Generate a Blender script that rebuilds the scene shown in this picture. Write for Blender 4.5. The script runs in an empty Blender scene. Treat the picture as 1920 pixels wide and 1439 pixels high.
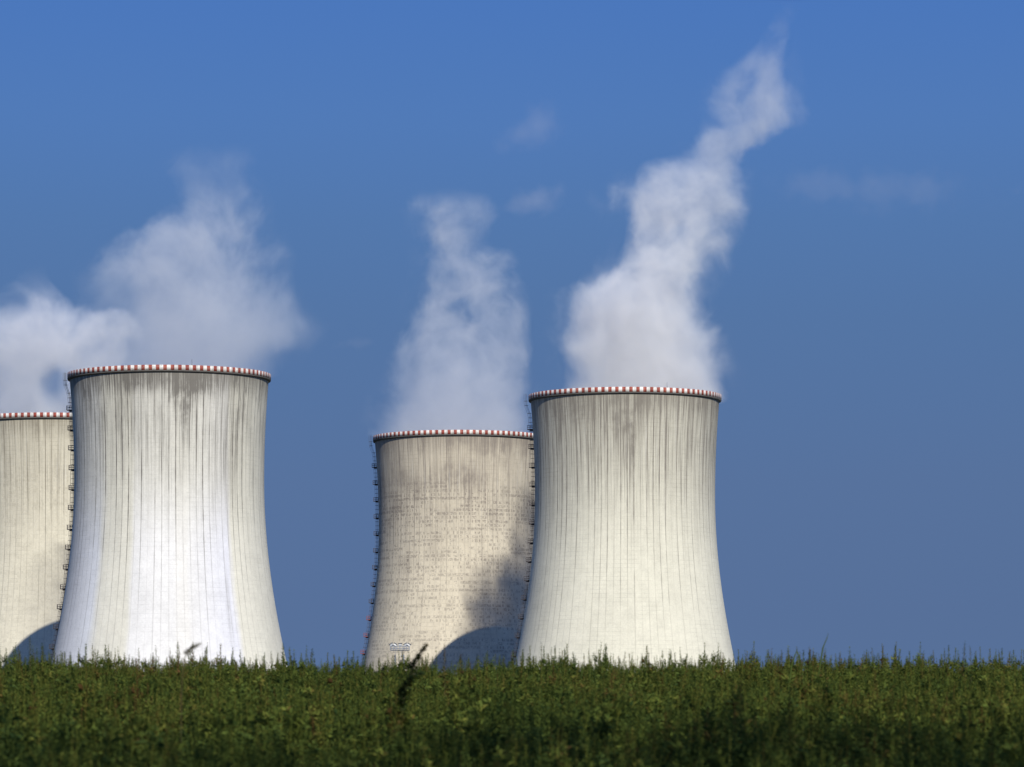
import bpy, bmesh, math, random
import numpy as np
from mathutils import Vector

# ------------------------------------------------------------------ scene, camera, sky, sun
scene = bpy.context.scene
COL = scene.collection
F = 8400.0                 # focal length in photo pixels (1920 wide)
CXP, HOR = 960.0, 1499.0   # principal column and the horizon row of the photo
SUN_AZ, SUN_EL = math.radians(15.0), math.radians(32.0)

cam_d = bpy.data.cameras.new('camera')
cam = bpy.data.objects.new('camera', cam_d)
COL.objects.link(cam)
cam.location = (0, 0, 0)
cam.rotation_euler = (math.pi / 2, 0, 0)
cam_d.sensor_fit = 'HORIZONTAL'
cam_d.sensor_width = 36.0
cam_d.lens = 36.0 * F / 1920.0
cam_d.shift_y = (HOR - 719.5) / 1920.0
cam_d.clip_start = 0.5
cam_d.clip_end = 60000.0
cam_d.dof.use_dof = True
cam_d.dof.focus_distance = 1200.0
cam_d.dof.aperture_fstop = 6.3
scene.camera = cam

scene.view_settings.view_transform = 'Standard'
scene.view_settings.look = 'None'
scene.view_settings.exposure = 0.0
scene.view_settings.gamma = 1.0
scene.render.engine = 'CYCLES'
scene.cycles.max_bounces = 8
scene.cycles.diffuse_bounces = 3
scene.cycles.volume_bounces = 4
scene.cycles.volume_step_rate = 0.4
scene.cycles.volume_max_steps = 512
scene.cycles.use_denoising = True

world = bpy.data.worlds.new('World')
scene.world = world
world.use_nodes = True
wt = world.node_tree
wt.nodes.clear()
w_out = wt.nodes.new('ShaderNodeOutputWorld')
w_bg = wt.nodes.new('ShaderNodeBackground')
w_sky = wt.nodes.new('ShaderNodeTexSky')
w_sky.sky_type = 'NISHITA'
w_sky.sun_disc = False
w_sky.sun_elevation = SUN_EL
w_sky.sun_rotation = math.pi - SUN_AZ
w_sky.altitude = 0
w_sky.air_density = 1.0
w_sky.dust_density = 0.3
w_sky.ozone_density = 4.0
w_tc = wt.nodes.new('ShaderNodeTexCoord')
# the deep blue of the higher sky comes down to the horizon on this clear evening: look the sky up at a raised elevation
w_add = wt.nodes.new('ShaderNodeVectorMath'); w_add.operation = 'ADD'
w_add.inputs[1].default_value = (0, 0, 0.55)
wt.links.new(w_tc.outputs['Generated'], w_add.inputs[0])
wt.links.new(w_add.outputs[0], w_sky.inputs['Vector'])
# dull grey-blue air close to the horizon
w_sep = wt.nodes.new('ShaderNodeSeparateXYZ')
wt.links.new(w_tc.outputs['Generated'], w_sep.inputs[0])
w_ramp = wt.nodes.new('ShaderNodeValToRGB')
_stops = [(0.030, (0.50, 0.455, 0.445)), (0.0415, (0.51, 0.465, 0.46)), (0.071, (0.545, 0.515, 0.515)), (0.107, (0.545, 0.585, 0.61)),
          (0.128, (0.55, 0.64, 0.70)), (0.150, (0.55, 0.695, 0.83)), (0.178, (0.49, 0.69, 0.92)), (0.8, (0.40, 0.52, 0.80))]
while len(w_ramp.color_ramp.elements) < len(_stops):
    w_ramp.color_ramp.elements.new(0.5)
for _e, (_p, _c) in zip(w_ramp.color_ramp.elements, _stops):
    _e.position = _p; _e.color = (*_c, 1)
wt.links.new(w_sep.outputs['Z'], w_ramp.inputs[0])
w_mul = wt.nodes.new('ShaderNodeMix'); w_mul.data_type = 'RGBA'; w_mul.blend_type = 'MULTIPLY'
w_mul.inputs['Factor'].default_value = 1.0
wt.links.new(w_sky.outputs[0], w_mul.inputs['A'])
wt.links.new(w_ramp.outputs[0], w_mul.inputs['B'])
w_sc = wt.nodes.new('ShaderNodeVectorMath'); w_sc.operation = 'SCALE'; w_sc.inputs['Scale'].default_value = 2.45
wt.links.new(w_mul.outputs['Result'], w_sc.inputs[0])
wt.links.new(w_sc.outputs[0], w_bg.inputs['Color'])
w_bg.inputs['Strength'].default_value = 0.1
wt.links.new(w_bg.outputs[0], w_out.inputs['Surface'])

sun_d = bpy.data.lights.new('sun', 'SUN')
sun_d.energy = 5.0
sun_d.angle = math.radians(0.5)
sun_d.color = (1.0, 0.94, 0.835)
sun = bpy.data.objects.new('sun', sun_d)
COL.objects.link(sun)
sun.location = (200, -400, 400)
sun.rotation_euler = Vector((-math.sin(SUN_AZ) * math.cos(SUN_EL), math.cos(SUN_AZ) * math.cos(SUN_EL),
                             -math.sin(SUN_EL))).to_track_quat('-Z', 'Y').to_euler()


# ------------------------------------------------------------------ helpers
def at(px, py, Y):
    """a photo pixel at a depth Y, as a point of the place"""
    return Vector(((px - CXP) / F * Y, Y, (HOR - py) / F * Y))


def tag(o, label=None, cat=None, group=None, kind=None):
    if label: o['label'] = label
    if cat: o['category'] = cat
    if group: o['group'] = group
    if kind: o['kind'] = kind
    return o


def empty(name, loc):
    o = bpy.data.objects.new(name, None)
    o.empty_display_size = 1.0
    o.location = loc
    COL.objects.link(o)
    return o


def link_mesh(name, me, mat, parent=None, smooth=False):
    o = bpy.data.objects.new(name, me)
    COL.objects.link(o)
    if mat: me.materials.append(mat)
    if parent: o.parent = parent
    if smooth:
        me.polygons.foreach_set('use_smooth', [True] * len(me.polygons))
    return o


class MB:
    """collects boxes, bars and tubes into one mesh"""
    def __init__(self): self.bm = bmesh.new()

    def box(self, c, s, rot=None):
        c = Vector(c); vs = []
        for x in (-.5, .5):
            for y in (-.5, .5):
                for z in (-.5, .5):
                    p = Vector((x * s[0], y * s[1], z * s[2]))
                    if rot: p.rotate(rot)
                    vs.append(self.bm.verts.new(c + p))
        for f in ((0, 1, 3, 2), (4, 6, 7, 5), (0, 4, 5, 1), (2, 3, 7, 6), (0, 2, 6, 4), (1, 5, 7, 3)):
            self.bm.faces.new([vs[i] for i in f])
        return self

    def bar(self, a, b, r, n=4, r2=None):
        a, b = Vector(a), Vector(b)
        r2 = r if r2 is None else r2
        d = (b - a)
        if d.length < 1e-6: return self
        q = d.to_track_quat('Z', 'Y')
        ring = []
        for p, rr in ((a, r), (b, r2)):
            k = []
            for i in range(n):
                t = 2 * math.pi * (i + .5) / n
                v = Vector((rr * math.cos(t), rr * math.sin(t), 0)); v.rotate(q)
                k.append(self.bm.verts.new(p + v))
            ring.append(k)
        for i in range(n):
            j = (i + 1) % n
            self.bm.faces.new((ring[0][i], ring[0][j], ring[1][j], ring[1][i]))
        self.bm.faces.new(ring[0][::-1]); self.bm.faces.new(ring[1])
        return self

    def tube(self, pts, rs, n=6):
        prev = None
        pts = [Vector(p) for p in pts]
        for k, p in enumerate(pts):
            d = (pts[min(k + 1, len(pts) - 1)] - pts[max(k - 1, 0)])
            q = d.to_track_quat('Z', 'Y')
            ring = []
            for i in range(n):
                t = 2 * math.pi * i / n
                v = Vector((rs[k] * math.cos(t), rs[k] * math.sin(t), 0)); v.rotate(q)
                ring.append(self.bm.verts.new(p + v))
            if prev:
                for i in range(n):
                    j = (i + 1) % n
                    self.bm.faces.new((prev[i], prev[j], ring[j], ring[i]))
            else:
                self.bm.faces.new(ring[::-1])
            prev = ring
        self.bm.faces.new(prev)
        return self

    def build(self, name, mat, parent=None, smooth=False):
        me = bpy.data.meshes.new(name)
        self.bm.normal_update()
        self.bm.to_mesh(me); self.bm.free()
        return link_mesh(name, me, mat, parent, smooth)


class NT:
    """terse node-tree builder"""
    def __init__(self, tree): self.t = tree

    def n(self, typ, **kw):
        nd = self.t.nodes.new(typ)
        for k, v in kw.items(): setattr(nd, k, v)
        return nd

    def put(self, sock, v):
        if isinstance(v, bpy.types.NodeSocket): self.t.links.new(v, sock)
        else: sock.default_value = v

    def m(self, op, a, b=0.0, c=0.0, clamp=False):
        nd = self.n('ShaderNodeMath', operation=op, use_clamp=clamp)
        self.put(nd.inputs[0], a); self.put(nd.inputs[1], b); self.put(nd.inputs[2], c)
        return nd.outputs[0]

    def v(self, op, a, b=(0, 0, 0), scale=None):
        nd = self.n('ShaderNodeVectorMath', operation=op)
        self.put(nd.inputs[0], a); self.put(nd.inputs[1], b)
        if scale is not None: self.put(nd.inputs['Scale'], scale)
        return nd.outputs[1] if op in ('LENGTH', 'DOT_PRODUCT', 'DISTANCE') else nd.outputs[0]

    def xyz(self, x, y, z):
        nd = self.n('ShaderNodeCombineXYZ')
        self.put(nd.inputs[0], x); self.put(nd.inputs[1], y); self.put(nd.inputs[2], z)
        return nd.outputs[0]

    def sep(self, v):
        nd = self.n('ShaderNodeSeparateXYZ'); self.put(nd.inputs[0], v)
        return nd.outputs

    def noise(self, vec, scale, detail=3.0, rough=0.5, color=False):
        nd = self.n('ShaderNodeTexNoise', noise_dimensions='3D')
        self.put(nd.inputs['Vector'], vec); self.put(nd.inputs['Scale'], scale)
        nd.inputs['Detail'].default_value = detail; nd.inputs['Roughness'].default_value = rough
        return nd.outputs['Color' if color else 'Fac']

    def white(self, vec):
        nd = self.n('ShaderNodeTexWhiteNoise', noise_dimensions='3D'); self.put(nd.inputs['Vector'], vec)
        return nd.outputs['Value']

    def step(self, x, lo, hi, a=0.0, b=1.0):
        nd = self.n('ShaderNodeMapRange', interpolation_type='SMOOTHSTEP')
        self.put(nd.inputs[0], x)
        for i, q in enumerate((lo, hi, a, b)): self.put(nd.inputs[i + 1], q)
        return nd.outputs[0]

    def mix(self, f, a, b, blend='MIX'):
        nd = self.n('ShaderNodeMix', data_type='RGBA', blend_type=blend)
        self.put(nd.inputs['Factor'], f)
        for s, q in (('A', a), ('B', b)):
            if isinstance(q, tuple) and len(q) == 3: q = (*q, 1)
            self.put(nd.inputs[s], q)
        return nd.outputs['Result']

    def ramp(self, f, stops, interp='LINEAR'):
        nd = self.n('ShaderNodeValToRGB'); self.put(nd.inputs[0], f)
        cr = nd.color_ramp; cr.interpolation = interp
        while len(cr.elements) < len(stops): cr.elements.new(0.5)
        for e, (p, c) in zip(cr.elements, stops):
            e.position = p; e.color = (*c, 1) if len(c) == 3 else c
        return nd.outputs[0]

    def curve(self, f, pts):
        nd = self.n('ShaderNodeFloatCurve'); self.put(nd.inputs['Value'], f)
        c = nd.mapping.curves[0]
        while len(c.points) < len(pts): c.points.new(0.5, 0.5)
        for p, (x, y) in zip(c.points, pts):
            p.location = (x, y); p.handle_type = 'AUTO_CLAMPED'
        nd.mapping.use_clip = False
        nd.mapping.update()
        return nd.outputs[0]


def material(name):
    m = bpy.data.materials.new(name); m.use_nodes = True
    m.node_tree.nodes.clear()
    g = NT(m.node_tree)
    out = g.n('ShaderNodeOutputMaterial')
    return m, g, out


def principled(g, out, color, rough=0.9, spec=0.2, bump=None, metallic=0.0):
    b = g.n('ShaderNodeBsdfPrincipled')
    if isinstance(color, tuple) and len(color) == 3: color = (*color, 1)
    g.put(b.inputs['Base Color'], color); g.put(b.inputs['Roughness'], rough)
    b.inputs['Specular IOR Level'].default_value = spec
    b.inputs['Metallic'].default_value = metallic
    if bump is not None: g.put(b.inputs['Normal'], bump)
    g.put(out.inputs['Surface'], b.outputs[0])
    return b


# ------------------------------------------------------------------ materials
NRIB = 88          # formwork bays round a shell

def concrete(name, base, stain, seed, streak=1.0, top=1.0, lines=1.0, speckle=0.0, grid=0.35,
             sectors=None, blotch=0.0, bays=0.08, grime=0.3, patches=()):
    """slip-formed concrete in a shell's own coordinates: angle (u) and height (v), weathered from the rim downwards"""
    m, g, out = material(name)
    uv = g.n('ShaderNodeUVMap').outputs[0]
    u, v, _ = g.sep(uv)
    z = g.m('MULTIPLY', v, 125.0)
    bay = g.m('MULTIPLY', u, float(NRIB))
    bayi = g.m('FLOOR', bay)
    bayf = g.m('FRACT', bay)
    rb = g.white(g.xyz(bayi, seed, 1.0))
    # slow tone of each bay and of large areas
    arc = g.m('MULTIPLY', u, 190.0)
    big = g.noise(g.xyz(arc, g.m('MULTIPLY', z, 0.5), seed), 0.045, 4, 0.55)
    mid = g.noise(g.xyz(arc, z, seed + 3), 0.35, 4, 0.6)
    fine = g.noise(g.xyz(arc, z, seed + 5), 2.2, 3, 0.6)
    col = g.mix(g.m('MULTIPLY', g.m('SUBTRACT', rb, 0.5), bays * 2, clamp=True), base, tuple(c * 0.8 for c in base))
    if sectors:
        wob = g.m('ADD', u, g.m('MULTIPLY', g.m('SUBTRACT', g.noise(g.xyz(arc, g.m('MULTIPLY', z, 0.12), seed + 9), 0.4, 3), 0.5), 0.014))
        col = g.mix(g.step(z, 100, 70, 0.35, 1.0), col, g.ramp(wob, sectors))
    tone = g.m('ADD', g.m('MULTIPLY', g.m('SUBTRACT', big, 0.5), 0.45), g.m('MULTIPLY', g.m('SUBTRACT', mid, 0.5), 0.28))
    tone = g.m('ADD', tone, g.m('MULTIPLY', g.m('SUBTRACT', fine, 0.5), 0.30))
    tone = g.m('ADD', tone, 1.0)
    # formwork lifts: faint rings 1.3 m apart
    lift = g.m('MULTIPLY', z, 1 / 1.3)
    liftf = g.m('ABSOLUTE', g.m('SUBTRACT', g.m('FRACT', lift), 0.5))
    ring = g.m('MULTIPLY', g.step(liftf, 0.40, 0.5), g.step(g.noise(g.xyz(arc, g.m('FLOOR', lift), seed + 11), 0.25, 3), 0.40, 0.65))
    tone = g.m('MULTIPLY', tone, g.m('SUBTRACT', 1.0, g.m('MULTIPLY', ring, grid)))
    col = g.mix(1.0, col, g.xyz(tone, tone, tone), 'MULTIPLY')
    # how far weather has come down from the rim
    depth = g.m('SUBTRACT', 125.0, z)
    reach = g.noise(g.xyz(g.m('MULTIPLY', u, 60.0), seed, 0.0), 1.0, 3, 0.6)
    wash = g.step(g.m('DIVIDE', depth, g.m('ADD', 12.0, g.m('MULTIPLY', reach, 90.0))), 0.25, 1.0, 1.0, 0.0)
    # streaks: long thin runs of dirt
    s1 = g.noise(g.xyz(g.m('MULTIPLY', u, 800.0), g.m('MULTIPLY', z, 0.035), seed + 20), 1.0, 4, 0.65)
    s2 = g.noise(g.xyz(g.m('MULTIPLY', u, 150.0), g.m('MULTIPLY', z, 0.03), seed + 23), 1.0, 3, 0.6)
    st = g.m('MULTIPLY', g.m('MULTIPLY', g.step(s1, 0.44, 0.72), wash), streak)
    st = g.m('ADD', st, g.m('MULTIPLY', g.m('MULTIPLY', g.step(s2, 0.40, 0.80), wash), 0.55 * streak))
    # general grime of the upper third
    st = g.m('ADD', st, g.m('MULTIPLY', g.step(g.m('ADD', depth, g.m('MULTIPLY', big, -30.0)), -10.0, 45.0, 1.0, 0.0), grime))
    # the joint between bays
    rl = g.white(g.xyz(g.m('FLOOR', g.m('ADD', bay, 0.5)), seed, 7.0))
    edge = g.m('ABSOLUTE', g.m('SUBTRACT', g.m('FRACT', g.m('ADD', bay, 0.5)), 0.5))
    ragg = g.noise(g.xyz(bay, g.m('MULTIPLY', z, 0.25), seed + 31), 1.0, 3)
    lw = g.m('ADD', 0.035, g.m('MULTIPLY', g.m('MULTIPLY', ragg, ragg), 0.26))
    joint = g.m('MULTIPLY', g.step(edge, 0.02, lw, 1.0, 0.0), g.m('MULTIPLY', g.m('MULTIPLY_ADD', rl, 0.95, 0.10), g.step(g.noise(g.xyz(g.m('MULTIPLY', bay, 0.9), g.m('MULTIPLY', z, 0.05), seed + 33), 1.0, 3), 0.30, 0.62, 0.25, 1.15)))
    joint = g.m('MULTIPLY', joint, g.step(z, 40.0, 100.0, 0.22, 0.95))
    st = g.m('ADD', st, g.m('MULTIPLY', joint, 0.85 * lines))
    # dirt that hangs under the rim
    hang = g.m('MULTIPLY', g.step(g.m('ADD', depth, g.m('MULTIPLY', s1, -12.0)), -6.0, 4.0, 1.0, 0.0), top * 0.8)
    cl = g.noise(g.xyz(arc, g.m('MULTIPLY', z, 0.28), seed + 40), 0.22, 5, 0.65)
    hang2 = g.m('MULTIPLY', g.m('MULTIPLY', g.step(cl, 0.50, 0.74), g.step(depth, 6.0, 24.0, 1.0, 0.0)), 0.8 * top)
    st = g.m('ADD', st, g.m('ADD', hang, hang2))
    for (pu, pz, du, dz, k) in patches:
        w1 = g.m('ADD', g.m('DIVIDE', g.m('SUBTRACT', u, pu), du), g.m('MULTIPLY', g.m('SUBTRACT', s2, 0.5), 2.2))
        w2 = g.m('ADD', g.m('DIVIDE', g.m('SUBTRACT', z, pz), dz), g.m('MULTIPLY', g.m('SUBTRACT', reach, 0.5), 2.0))
        rr = g.m('SQRT', g.m('ADD', g.m('MULTIPLY', w1, w1), g.m('MULTIPLY', w2, w2)))
        ft = g.m('MULTIPLY', g.step(rr, 0.0, 1.3, 1.0, 0.0), g.step(g.m('ADD', s1, g.m('MULTIPLY', g.m('SUBTRACT', mid, 0.5), 0.6)), 0.34, 0.66, 0.12, 1.1))
        st = g.m('ADD', st, g.m('MULTIPLY', ft, k))
    if blotch:
        b1 = g.noise(g.xyz(arc, z, seed + 50), 0.09, 5, 0.6)
        st = g.m('ADD', st, g.m('MULTIPLY', g.step(b1, 0.48, 0.70), blotch))
    if speckle:
        cell = g.xyz(g.m('FLOOR', g.m('MULTIPLY', u, NRIB * 4.0)), g.m('FLOOR', g.m('MULTIPLY', z, 1 / 1.3)), seed)
        rows = g.noise(g.xyz(g.m('MULTIPLY', arc, 0.07), g.m('MULTIPLY', g.m('FLOOR', g.m('MULTIPLY', z, 1 / 1.3)), 1.0), seed + 61), 0.75, 2)
        wr = g.white(cell)
        sp = g.m('MULTIPLY', g.step(g.m('MULTIPLY_ADD', wr, 0.30, rows), 0.60, 0.72), g.step(g.noise(g.xyz(arc, z, seed + 64), 1.4, 3, 0.7), 0.38, 0.56))
        sp = g.m('MULTIPLY', sp, g.step(liftf, 0.30, 0.42, 1.0, 0.0))
        sp = g.m('MULTIPLY', sp, g.step(bayf, 0.04, 0.12))
        sp = g.m('MULTIPLY', sp, g.step(depth, 12.0, 24.0))
        st = g.m('ADD', st, g.m('MULTIPLY', sp, speckle))
    col = g.mix(g.m('MINIMUM', st, 0.93), col, stain)
    # pale lime runs
    s3 = g.noise(g.xyz(g.m('MULTIPLY', u, 700.0), g.m('MULTIPLY', z, 0.05), seed + 70), 1.0, 2, 0.5)
    col = g.mix(g.m('MULTIPLY', g.m('MULTIPLY', g.step(s3, 0.62, 0.74), wash), 0.45), col, (0.62, 0.62, 0.58))
    bm = g.n('ShaderNodeBump'); bm.inputs['Strength'].default_value = 0.35; bm.inputs['Distance'].default_value = 0.12
    hgt = g.m('SUBTRACT', g.m('MULTIPLY', fine, 0.35), g.m('ADD', g.m('MULTIPLY', ring, 0.3), g.step(edge, 0.02, 0.06, 1.0, 0.0)))
    g.put(bm.inputs['Height'], hgt)
    principled(g, out, col, 0.92, 0.15, bm.outputs[0])
    return m


def band_paint(name, seed, wear):
    """red and white warning panels, chipped and stained"""
    m, g, out = material(name)
    u, v, _ = g.sep(g.n('ShaderNodeUVMap').outputs[0])
    k = g.m('MULTIPLY', u, float(NRIB))
    fr = g.m('FRACT', k)
    red = g.step(g.m('ABSOLUTE', g.m('SUBTRACT', fr, 0.5)), 0.24, 0.25, 1.0, 0.0)
    rnd = g.white(g.xyz(g.m('FLOOR', g.m('MULTIPLY', k, 2.0)), seed, 0.0))
    rc = g.ramp(rnd, [(0, (0.20, 0.035, 0.026)), (0.6, (0.27, 0.055, 0.036)), (1, (0.34, 0.10, 0.07))])
    wc = g.ramp(rnd, [(0, (0.50, 0.48, 0.45)), (0.5, (0.62, 0.61, 0.57)), (1, (0.70, 0.69, 0.66))])
    col = g.mix(red, wc, rc)
    nz = g.noise(g.xyz(g.m('MULTIPLY', u, 190.0), g.m('MULTIPLY', v, 3.0), seed), 1.3, 3, 0.6)
    area = g.noise(g.xyz(g.m('MULTIPLY', u, 14.0), seed, 3.0), 1.0, 2)
    chip = g.m('MULTIPLY', g.step(nz, 0.50, 0.64), g.step(area, 0.4, 0.65, 0.25, 1.0))
    col = g.mix(g.m('MULTIPLY', chip, wear), col, (0.22, 0.20, 0.18))
    principled(g, out, col, 0.7, 0.3)
    return m


def plain(name, color, rough=0.7, spec=0.3, var=0.25, scale=3.0, metallic=0.0):
    m, g, out = material(name)
    co = g.n('ShaderNodeTexCoord').outputs['Object']
    nz = g.noise(co, scale, 4, 0.6)
    c = g.mix(nz, tuple(q * (1 - var) for q in color), tuple(q * (1 + var) for q in color))
    principled(g, out, c, rough, spec, metallic=metallic)
    return m


M_steel = plain('dark_steel', (0.035, 0.028, 0.032), 0.6, 0.4)
M_rust = plain('red_oxide_steel', (0.20, 0.05, 0.045), 0.65, 0.35)
M_galv = plain('galvanised_steel', (0.20, 0.23, 0.28), 0.45, 0.5, 0.15)
M_galvdark = plain('grey_steel', (0.16, 0.17, 0.19), 0.5, 0.5, 0.2)
M_lamp = plain('lamp_housing', (0.34, 0.36, 0.38), 0.35, 0.5, 0.1)
M_inner = plain('inner_concrete', (0.16, 0.15, 0.14), 0.95, 0.1, 0.2, 0.3)


def leaf_material(name, stops, transl=0.25):
    m, g, out = material(name)
    at_ = g.n('ShaderNodeAttribute', attribute_name='tint').outputs['Fac']
    col = g.ramp(at_, stops)
    d = g.n('ShaderNodeBsdfDiffuse'); g.put(d.inputs['Color'], col)
    t = g.n('ShaderNodeBsdfTranslucent'); g.put(t.inputs['Color'], col)
    x = g.n('ShaderNodeMixShader'); x.inputs[0].default_value = transl
    g.put(x.inputs[1], d.outputs[0]); g.put(x.inputs[2], t.outputs[0])
    g.put(out.inputs['Surface'], x.outputs[0])
    return m


WEED = [(0.0, (0.035, 0.065, 0.022)), (0.3, (0.080, 0.115, 0.028)), (0.55, (0.115, 0.152, 0.032)),
        (0.75, (0.155, 0.168, 0.036)), (0.9, (0.140, 0.110, 0.030)), (1.0, (0.13, 0.075, 0.03))]
M_weed = leaf_material('weed_leaf', WEED)
M_stem = plain('weed_stem', (0.10, 0.085, 0.03), 0.8, 0.2)
M_dock = leaf_material('dock_leaf', [(0.0, (0.03, 0.052, 0.022)), (0.5, (0.065, 0.08, 0.026)), (0.8, (0.10, 0.07, 0.03)), (1.0, (0.24, 0.19, 0.08))], 0.1)
M_dockstem = plain('dock_stem', (0.05, 0.05, 0.02), 0.8, 0.2)
M_plume = leaf_material('seed_plume', [(0.0, (0.20, 0.19, 0.11)), (1.0, (0.38, 0.36, 0.24))], 0.3)

# ------------------------------------------------------------------ the ground
def ground_z(y):
    if y < 0: return -1.85
    if y < 80: return -1.85 + 0.0416 * y
    if y < 96:
        t = (y - 80) / 16
        return 1.478 + 0.666 * (t - t * t * 0.5) * 0.55
    if y < 260:
        t = (y - 96) / 164
        s = t * t * (3 - 2 * t)
        return 1.661 + (-0.6 - 1.661) * s
    return -0.6


m_ground, g, out = material('soil_and_grass')
co = g.n('ShaderNodeTexCoord').outputs['Object']
nz = g.noise(co, 0.8, 5, 0.65); n2 = g.noise(co, 0.01, 4, 0.6)
c = g.mix(g.step(nz, 0.35, 0.65), (0.030, 0.026, 0.014), (0.050, 0.062, 0.018))
c = g.mix(g.step(n2, 0.4, 0.65), c, (0.070, 0.075, 0.024))
principled(g, out, c, 0.95, 0.1)
ys = [-400, -100, -20] + [i * 4.0 for i in range(0, 26)] + [110 + 15 * i for i in range(11)] + [300, 500, 1000, 2000, 5000, 14000]
xs = [-9000, -2500, -900, -300, -100, -40, -15, 0, 15, 40, 100, 300, 900, 2500, 9000]
bm = bmesh.new()
gv = [[bm.verts.new((x, y, ground_z(y))) for x in xs] for y in ys]
for j in range(len(ys) - 1):
    for i in range(len(xs) - 1):
        bm.faces.new((gv[j][i], gv[j][i + 1], gv[j + 1][i + 1], gv[j + 1][i]))
me = bpy.data.meshes.new('ground'); bm.to_mesh(me); bm.free()
tag(link_mesh('ground', me, m_ground, None, True), kind='structure')

# ------------------------------------------------------------------ cooling towers
H = 125.0
ZT, R0 = 94.0, 27.9

def shell_r(z):
    b = 73.7 if z < ZT else 94.5
    return R0 * math.sqrt(1 + ((z - ZT) / b) ** 2)


def revolve(profile, name, mat, parent, seg=176, vscale=125.0, closed=False, a0=0.0):
    """profile: (radius, z) pairs; u runs round with 0.5 towards the camera side (-Y)"""
    n = len(profile)
    me = bpy.data.meshes.new(name)
    vs, fs, uvs = [], [], []
    for i in range(seg + 1):
        a = -math.pi + 2 * math.pi * i / seg
        if i < seg:
            for r, z in profile:
                vs.append((r * math.sin(a), -r * math.cos(a), z))
    for i in range(seg):
        j = (i + 1) % seg
        for k in range(n if closed else n - 1):
            l = (k + 1) % n
            fs.append((i * n + k, j * n + k, j * n + l, i * n + l))
            u0, u1 = i / seg, (i + 1) / seg
            uvs += [(u0, profile[k][1] / vscale), (u1, profile[k][1] / vscale), (u1, profile[l][1] / vscale), (u0, profile[l][1] / vscale)]
    me.from_pydata(vs, [], fs)
    lay = me.uv_layers.new(name='UVMap')
    lay.data.foreach_set('uv', [q for p in uvs for q in p])
    o = link_mesh(name, me, mat, parent, True)
    return o


def wall_pt(ang, r, z):
    return Vector((r * math.sin(ang), -r * math.cos(ang), z))


def make_tower(X, Y, label, mat, band, ladder_ang=None, rods=(), rust_below=-1):
    t = empty('cooling_tower', (X, Y, 0))
    tag(t, label, 'cooling tower', 'cooling towers of the power station')
    # shell: outer face with a thick wall, open at the top
    prof = [(shell_r(z), z) for z in np.linspace(-0.6, 122.95, 62)]
    inner = [(shell_r(z) - (0.35 + 0.8 * max(0, 1 - z / 25)), z) for z in np.linspace(124.2, -0.6, 40)]
    revolve(prof + [(shell_r(122.95) - 0.02, 124.2)] + inner, 'shell', mat, t)
    rt = 29.85
    rs = shell_r(122.95)
    revolve([(rs + 0.01, 122.95), (rt - 0.05, 123.2), (rt, 123.26), (rt, 123.55), (rt - 0.03, 123.56), (rs + 0.03, 123.56)],
            'cornice', M_corn, t)
    b = revolve([(rt + 0.05, 123.57), (rt + 0.05, 125.05), (rt - 0.25, 125.05), (rt - 0.25, 123.57)], 'warning_band', band, t, seg=264, vscale=1.0, closed=True)
    for a in rods:
        r = MB(); p = wall_pt(a, rt - 0.1, 125.0)
        r.bar(p, p + Vector((0, 0, 1.7)), 0.09, 5, 0.05).box(p + Vector((0, 0, 0.15)), (0.3, 0.3, 0.3))
        r.build('lightning_rod', M_galvdark, t)
    if ladder_ang is not None:
        tn = Vector((math.cos(ladder_ang), math.sin(ladder_ang), 0))   # along the wall
        L = MB()
        zs = list(np.arange(9.0, 121.0, 1.4)) + [122.0, 123.4, 125.6]
        def off(z, d):
            r = (shell_r(z) if z < 119 else shell_r(119) + (30.15 - shell_r(119)) * min(1, (z - 119) / 3.4)) + d
            return wall_pt(ladder_ang, r, z)
        for i in range(len(zs) - 1):
            a, c_ = zs[i], zs[i + 1]
            for s in (-0.32, 0.32):
                L.bar(off(a, 0.35) + tn * s, off(c_, 0.35) + tn * s, 0.055)
            for s, d in ((-0.38, 0.7), (0, 1.15), (0.38, 0.7)):
                L.bar(off(a, d) + tn * s, off(c_, d) + tn * s, 0.04)
            # hoop of the safety cage, and a bracket to the wall
            pts = [off(a, 0.35) + tn * -0.34, off(a, 0.8) + tn * -0.4, off(a, 1.15) + tn * -0.12, off(a, 1.15) + tn * 0.12, off(a, 0.8) + tn * 0.4, off(a, 0.35) + tn * 0.34]
            for p, q in zip(pts, pts[1:]): L.bar(p, q, 0.055)
            L.bar(off(a, -0.05) + tn * 0.32, off(a, 0.35) + tn * 0.32, 0.05)
            L.bar(off(a, -0.05) - tn * 0.32, off(a, 0.35) - tn * 0.32, 0.05)
            for k in range(4):
                q = a + (c_ - a) * k / 4
                L.bar(off(q, 0.35) - tn * 0.32, off(q, 0.35) + tn * 0.32, 0.03)
        lad = L.build('ladder', M_steel, t)
        z = 114.6; first = None; k = 0
        while z > 12:
            P = MB()
            rot = Vector((math.sin(ladder_ang), -math.cos(ladder_ang), 0)).to_track_quat('X', 'Z')
            sgn = 1
            c0 = off(z, 0.85)
            P.box(c0, (1.75, 1.7, 0.20), rot)
            P.box(off(z - 0.28, 0.5), (1.0, 0.16, 0.36), rot)
            o_ = [off(z, 0.05), off(z, 1.66)]
            cor = [o_[0] + tn * 0.8, o_[1] + tn * 0.8, o_[1] - tn * 0.8, o_[0] - tn * 0.8]
            for q in cor + [(cor[1] + cor[2]) / 2, (cor[0] + cor[1]) / 2, (cor[2] + cor[3]) / 2]:
                P.bar(q, q + Vector((0, 0, 1.25)), 0.055)
            for hh in (0.68, 1.25):
                for q, w_ in zip(cor, cor[1:]):
                    P.bar(q + Vector((0, 0, hh)), w_ + Vector((0, 0, hh)), 0.055)
            P.build('landing_platform', M_rust if z < rust_below else M_steel, lad)
            z -= 5.85; k += 1
    return t


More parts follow.
